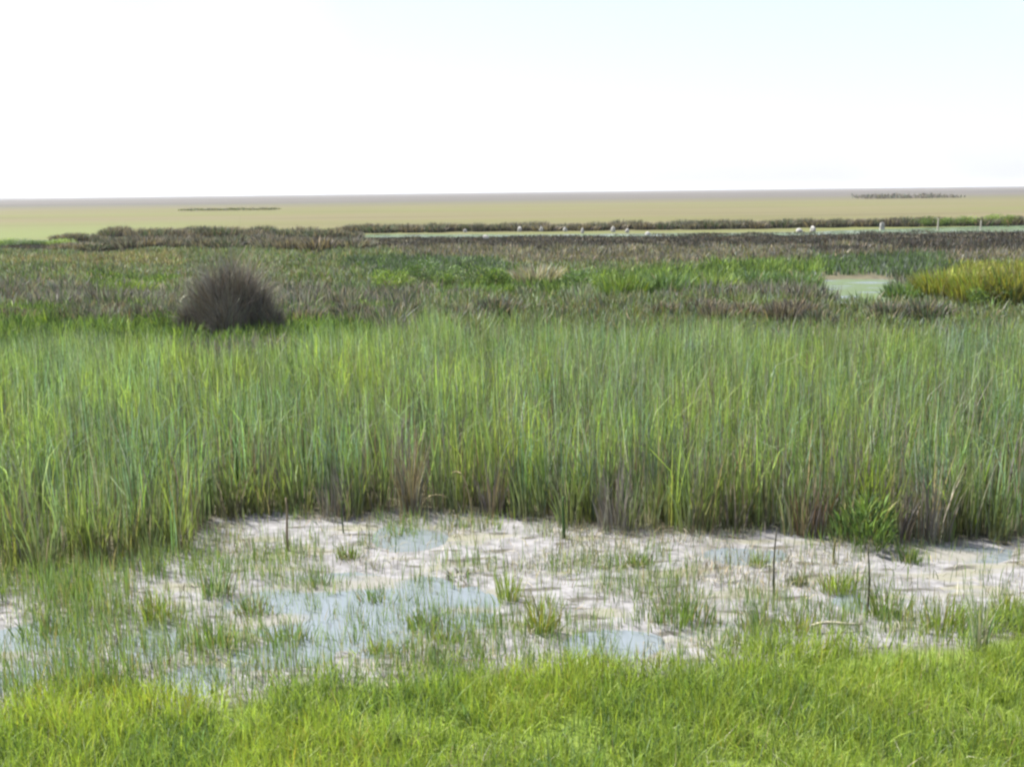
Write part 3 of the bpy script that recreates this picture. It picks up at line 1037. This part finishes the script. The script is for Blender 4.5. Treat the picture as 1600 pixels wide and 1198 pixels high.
# the dark bush: a dome of fine twigs
bush = empty('bush', (0, 0, 0))
q = G(362, 522)
bush.location = (q[0], q[1], 0)
BS = q[1] / F
bw, bh = 78 * BS, 160 * BS
tag(bush, 'large dark grey brown bush of fine bare twigs standing just behind the reeds', 'bush')
vs, fs, r2 = [], [], random.Random(3)
for k in range(26):
    a_ = r2.uniform(0, 6.28)
    l = r2.uniform(0.2, 0.8)
    e = (math.cos(a_) * bw * l * 0.8, math.sin(a_) * bw * l * 0.8, bh * r2.uniform(0.45, 0.75) * (1 - 0.3 * l))
    v_, f_ = tube_verts([(0.25 * math.cos(a_), 0.25 * math.sin(a_), -0.1), (e[0] * 0.55, e[1] * 0.55, e[2] * 0.55), e], [0.05, 0.03, 0.012], 5)
    fs += [tuple(i_ + len(vs) for i_ in f) for f in f_]
    vs += v_
link_mesh('branches', vs, fs, M_TWIG, np.tile(COL['dark'], (len(vs), 1)), bush)
r_ = np.random.default_rng(12)
n = 13000
MOUNDS = np.array([(-0.62, 0.1, 0.50, 0.66), (-0.2, -0.1, 0.62, 0.86), (0.22, 0.05, 0.62, 0.93), (0.60, 0.1, 0.48, 0.70), (-1.0, 0.0, 0.34, 0.36), (0.95, -0.1, 0.36, 0.42), (0.0, 0.5, 0.6, 0.8), (0.05, -0.5, 0.5, 0.5)])
mi = r_.choice(len(MOUNDS), n, p=MOUNDS[:, 2] ** 2 / (MOUNDS[:, 2] ** 2).sum())
mc = MOUNDS[mi]
th = r_.uniform(0, 6.28, n)
rad = bw * mc[:, 2] * np.sqrt(r_.random(n))
q01 = (rad / (bw * mc[:, 2])) ** 2
st = np.stack([mc[:, 0] * bw * 0.9 + rad * 0.6 * np.cos(th), mc[:, 1] * bw + rad * 0.6 * np.sin(th), bh * mc[:, 3] * 0.5 * r_.random(n) * (1 - q01)], -1)
top = bh * mc[:, 3] * np.sqrt(np.clip(1 - q01, 0.05, 1)) * (0.6 + 0.55 * fbm(st[:, 0] + 40, st[:, 1] + 40, 0.8, 3) + 0.15 * r_.random(n))
rad = rad / mc[:, 2] * 0.8
ln = np.maximum(top - st[:, 2], 0.15) * r_.uniform(0.3, 1.05, n)
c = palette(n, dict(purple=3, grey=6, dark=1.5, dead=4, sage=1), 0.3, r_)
wisp = r_.random(n) < 0.10
ln[wisp] *= 1.35
blades('twigs', st, ln, r_.uniform(0.009, 0.019, n), np.abs(r_.normal(0.25, 0.3, n)) + 0.35 * rad / bw, th + r_.normal(0, 0.5, n), r_.uniform(0, math.pi, n), 0.4 * c + 0.6 * COL['dark'], c * 1.3, M_TWIG, 3, bush)  # shaded base and lit top put into the twig colour, dark foot to lightened tip

green = Kind(*[shrub_proto('shrub', 900 + i, 1300, 1.0, 1.0, 0.085, p) for i, p in enumerate([dict(mid=4, deep=3, fresh=2), dict(fresh=4, mid=3, lime=0.6), dict(deep=4, mid=3, slate=1)])])
yellow = Kind(*[shrub_proto('shrub', 930 + i, 900, 1.0, 1.0, 0.13, p, True) for i, p in enumerate([dict(yellow=4, lime=3, olive=2), dict(yellow=3, olive=3, mid=1)])])
tall = Kind(*[shrub_proto('grass_clump', 960 + i, 420, 1.0, 1.0, 0.16, p, True) for i, p in enumerate([dict(fresh=4, mid=4, lime=1), dict(mid=4, deep=2, blue=2)])])
pale = Kind(shrub_proto('grass_clump', 975, 420, 1.0, 1.0, 0.14, dict(pale=3, straw=2, grey=2, sage=2), True))
brown = Kind(*[shrub_proto('shrub', 990 + i, 520, 1.0, 1.0, 0.16, p, True) for i, p in enumerate([dict(purple=2, grey=2, dead=2, slate=2, dark=4), dict(slate=3, grey=2, dark=4, dead=2, deep=2), dict(purple=2, dead=3, dark=4, grey=1)])])

YEL = [(1478, 470, 1.5, 1.5, 'leftmost yellow green shrub of the pair at the right edge of the marsh'), (1590, 478, 1.6, 1.9, 'yellow green shrub cut by the right edge of the picture'),
       (1535, 476, 1.5, 1.6, 'yellow green shrub between the two at the right, its right side dark')]
YEL[0] = (1478, 470, 1.5, 1.5, 'yellow green shrub on the right side, first of three beside the weedy pool')
for u, v, a_, b_, lab in YEL:
    yellow.put(u, v, a_, b_, lab, 'shrub', 'yellow green shrubs at the right')
green.put(1545, 482, 1.0, 0.9, 'dark green shrub low in front of the yellow green shrubs', 'shrub', None)
for u, v, a_, b_, lab in [(612, 458, 1.1, 1.0, 'dark green shrub, leftmost of the green row in mid marsh'), (655, 440, 1.3, 1.1, 'green shrub set back behind the left part of the green row'),
                          (702, 450, 1.2, 0.9, 'green shrub right of centre in the left group of the green row'), (770, 450, 1.3, 1.2, 'dark rounded shrub left of the pale grass clump'),
                          (900, 456, 1.3, 1.0, 'dark green shrub right of the pale grass clump'), (935, 458, 1.0, 0.8, 'small dark green shrub left of the bright green clumps')]:
    green.put(u, v, a_, b_, lab, 'shrub', 'green shrubs in mid marsh')
pale.put(840, 446, 1.5, 1.3, 'pale whitish grass clump between dark green shrubs in mid marsh', 'grass clump', None)
for u, v, a_, b_, lab in [(975, 466, 1.3, 1.3, 'bright green clump, first in the row left of the weedy pool'), (1040, 464, 1.5, 1.3, 'widest bright green clump in the row left of the weedy pool'),
                          (1110, 462, 1.4, 1.2, 'green clump before the purple scrub, in the row left of the weedy pool'), (1180, 456, 1.4, 1.2, 'dull green clump third from the weedy pool'),
                          (1245, 458, 1.3, 1.2, 'green clump nearest the left shore of the weedy pool'), (200, 462, 1.4, 0.9, 'green clump on the left of the dark bush'),
                          (555, 462, 1.0, 0.8, 'small green clump between the dark bush and the green shrubs'), (1412, 470, 1.0, 0.9, 'green clump at the right shore of the weedy pool')]:
    tall.put(u, v, a_, b_, lab, 'grass clump', 'green clumps in mid marsh')
r2 = random.Random(11)
for u in list(range(-80, 285, 45)) + list(range(455, 640, 42)) + [735, 790] + list(range(1050, 1310, 40)) + [1380, 1400, 1450]:
    brown.put(u + r2.uniform(-14, 14), r2.uniform(490, 510), r2.uniform(0.65, 1.0), r2.uniform(0.65, 1.0), 'low grey brown shrub in the strip directly behind the reeds', 'shrub', 'grey brown shrubs behind the reeds')
# thicker scrub on the left and the long dark row along the channel
for u in range(95, 560, 17):
    for v0 in (372, 388):
        brown.put(u + r2.uniform(-8, 8), v0 + 3 - u * 0.012 + r2.uniform(-4, 4) + (5 if u > 420 else 0), r2.uniform(1.2, 1.9), r2.uniform(1.1, 1.5) * (1 if u > 150 else 0.75), 'grey brown shrub in the thicket left of the far channel', 'shrub', 'shrubs of the left thicket')
for u in range(540, 1640, 15):
    vb = 364.5 - (u - 540) * 0.0119
    brown.put(u + r2.uniform(-6, 6), vb + r2.uniform(-1.5, 0.5), r2.uniform(1.0, 1.9), r2.uniform(0.95, 1.35), 'dark shrub in the row on the far side of the channel', 'shrub', 'shrubs along the far channel')
for u in range(1440, 1640, 26):
    green.put(u + r2.uniform(-6, 6), 353 - (u - 1440) * 0.012 + 1, r2.uniform(1.3, 1.8), r2.uniform(0.9, 1.2), 'dark green shrub at the right end of the row beyond the channel', 'shrub', 'green shrubs beyond the channel')
for u in range(-60, 100, 22):
    green.put(u + r2.uniform(-6, 6), 384, r2.uniform(1.5, 2.2), r2.uniform(0.5, 0.7), 'low dark green shrub in the line below the left pasture', 'shrub', 'low shrubs below the left pasture')

# ------------------------------------------------------------------ pale stones and posts by the channel
def rock(u, v, w, h, lab):
    r = random.Random(int(u * 7 + v))
    import bmesh
    bm = bmesh.new()
    bmesh.ops.create_icosphere(bm, subdivisions=2, radius=1)
    for q_ in bm.verts:
        f = 1 + 0.22 * (r.random() - 0.5)
        q_.co = Vector((q_.co.x * w * f, q_.co.y * w * 0.8 * f, max(q_.co.z * h * f, -0.3 * h)))
    me = bpy.data.meshes.new('rock')
    bm.to_mesh(me)
    bm.free()
    me.materials.append(M_ROCK)
    o = bpy.data.objects.new('rock', me)
    C.objects.link(o)
    q = G(u, v)
    o.location = (q[0], q[1], 0.22 * h)
    o.scale = (0.66, 0.66, 0.66)
    o.rotation_euler = (0, 0, r.uniform(0, 6))
    tag(o, lab, 'rock', 'pale rocks by the channel')


ROCKS = [(759, 374, 0.48, 0.5, 'bright pale rock on the near side of the channel, left of the others'), (727, 363, 0.35, 0.45, 'small grey rock at the left end of the pale rocks'),
         (812, 362, 0.45, 0.7, 'grey pale rock, first of the pair above the channel'), (846, 362, 0.45, 0.7, 'grey pale rock, second of the pair above the channel'),
         (883, 362, 0.4, 0.6, 'grey rock just left of the narrow white rock'), (910, 365, 0.28, 0.75, 'narrow bright white rock in the middle of the channel shrubs'),
         (958, 363, 0.42, 0.75, 'upright pale rock right of the narrow white rock'), (980, 364, 0.35, 0.55, 'dull grey rock between the upright rock and the cream rock'),
         (1012, 369, 0.5, 0.55, 'cream rounded rock at the water edge of the channel'), (1046, 405, 0.28, 0.3, 'pale rock alone in the brown scrub in front of the channel'),
         (1249, 363, 0.6, 0.5, 'low white rock, left one of the joined pair on the right'), (1270, 362, 0.5, 0.7, 'arched white rock, right one of the joined pair'),
         (1358, 389, 0.36, 0.36, 'dull grey rock in the dark scrub below the white post')]
for a_ in ROCKS:
    rock(*a_)


def post(u, v, h, w, lab):
    import bmesh
    bm = bmesh.new()
    bmesh.ops.create_cone(bm, cap_ends=True, segments=8, radius1=w, radius2=w * 0.8, depth=h)
    bmesh.ops.bevel(bm, geom=[e for e in bm.edges if all(q_.co.z > 0 for q_ in e.verts)], offset=w * 0.3, segments=2, affect='EDGES')
    me = bpy.data.meshes.new('post')
    bm.to_mesh(me)
    bm.free()
    me.materials.append(M_ROCK if w > 0.2 else M_WOOD)
    o = bpy.data.objects.new('post', me)
    C.objects.link(o)
    q = G(u, v)
    o.location = (q[0], q[1], h / 2 - 0.05)
    tag(o, lab, 'post')


post(1378, 361, 0.95, 0.3, 'stout white post beside the channel on the right')
post(1465, 361, 1.35, 0.085, 'thin pale post, left one of the two at the right end of the channel')
post(1532, 360, 1.1, 0.085, 'thin pale post, right one of the two at the right end of the channel')

# ------------------------------------------------------------------ far tree lines on the plain
def far_line(name, u0, u1, v, count, hmax, pal, lab, seed):
    r = np.random.default_rng(seed)
    per = 26
    us = r.uniform(u0, u1, count)
    pts = np.array([G(a_, v + 0.012 * (u0 - a_)) for a_ in us])
    d = pts[0][1]
    bx = np.repeat(pts[:, 0], per) + r.normal(0, 1, count * per) * d * 0.004
    by = np.repeat(pts[:, 1], per) + r.normal(0, 3, count * per)
    n = count * per
    bz = np.repeat(r.uniform(0.0, 0.55, count) * hmax, per) * r.random(n)
    c = palette(n, pal, 0.2, r)
    blades(name, np.stack([bx, by, bz], -1), hmax * r.uniform(0.2, 0.5, n), np.full(n, d * 0.0016) * r.uniform(0.6, 1.4, n), r.uniform(0, 0.5, n), r.uniform(0, 6.28, n), r.uniform(0, math.pi, n), c, c, M_SHRUB, 2)
    o = C.objects[-1]
    tag(o, lab, None, None, 'stuff')


far_line('treeline', 288, 428, 329.5, 40, 0.9, dict(grey=2, olive=2, deep=1), 'thin far line of trees on the plain at the left', 1)
far_line('treeline', 1340, 1495, 311, 40, 2.6, dict(purple=3, grey=2, slate=1), 'thin far line of trees on the plain at the right', 2)
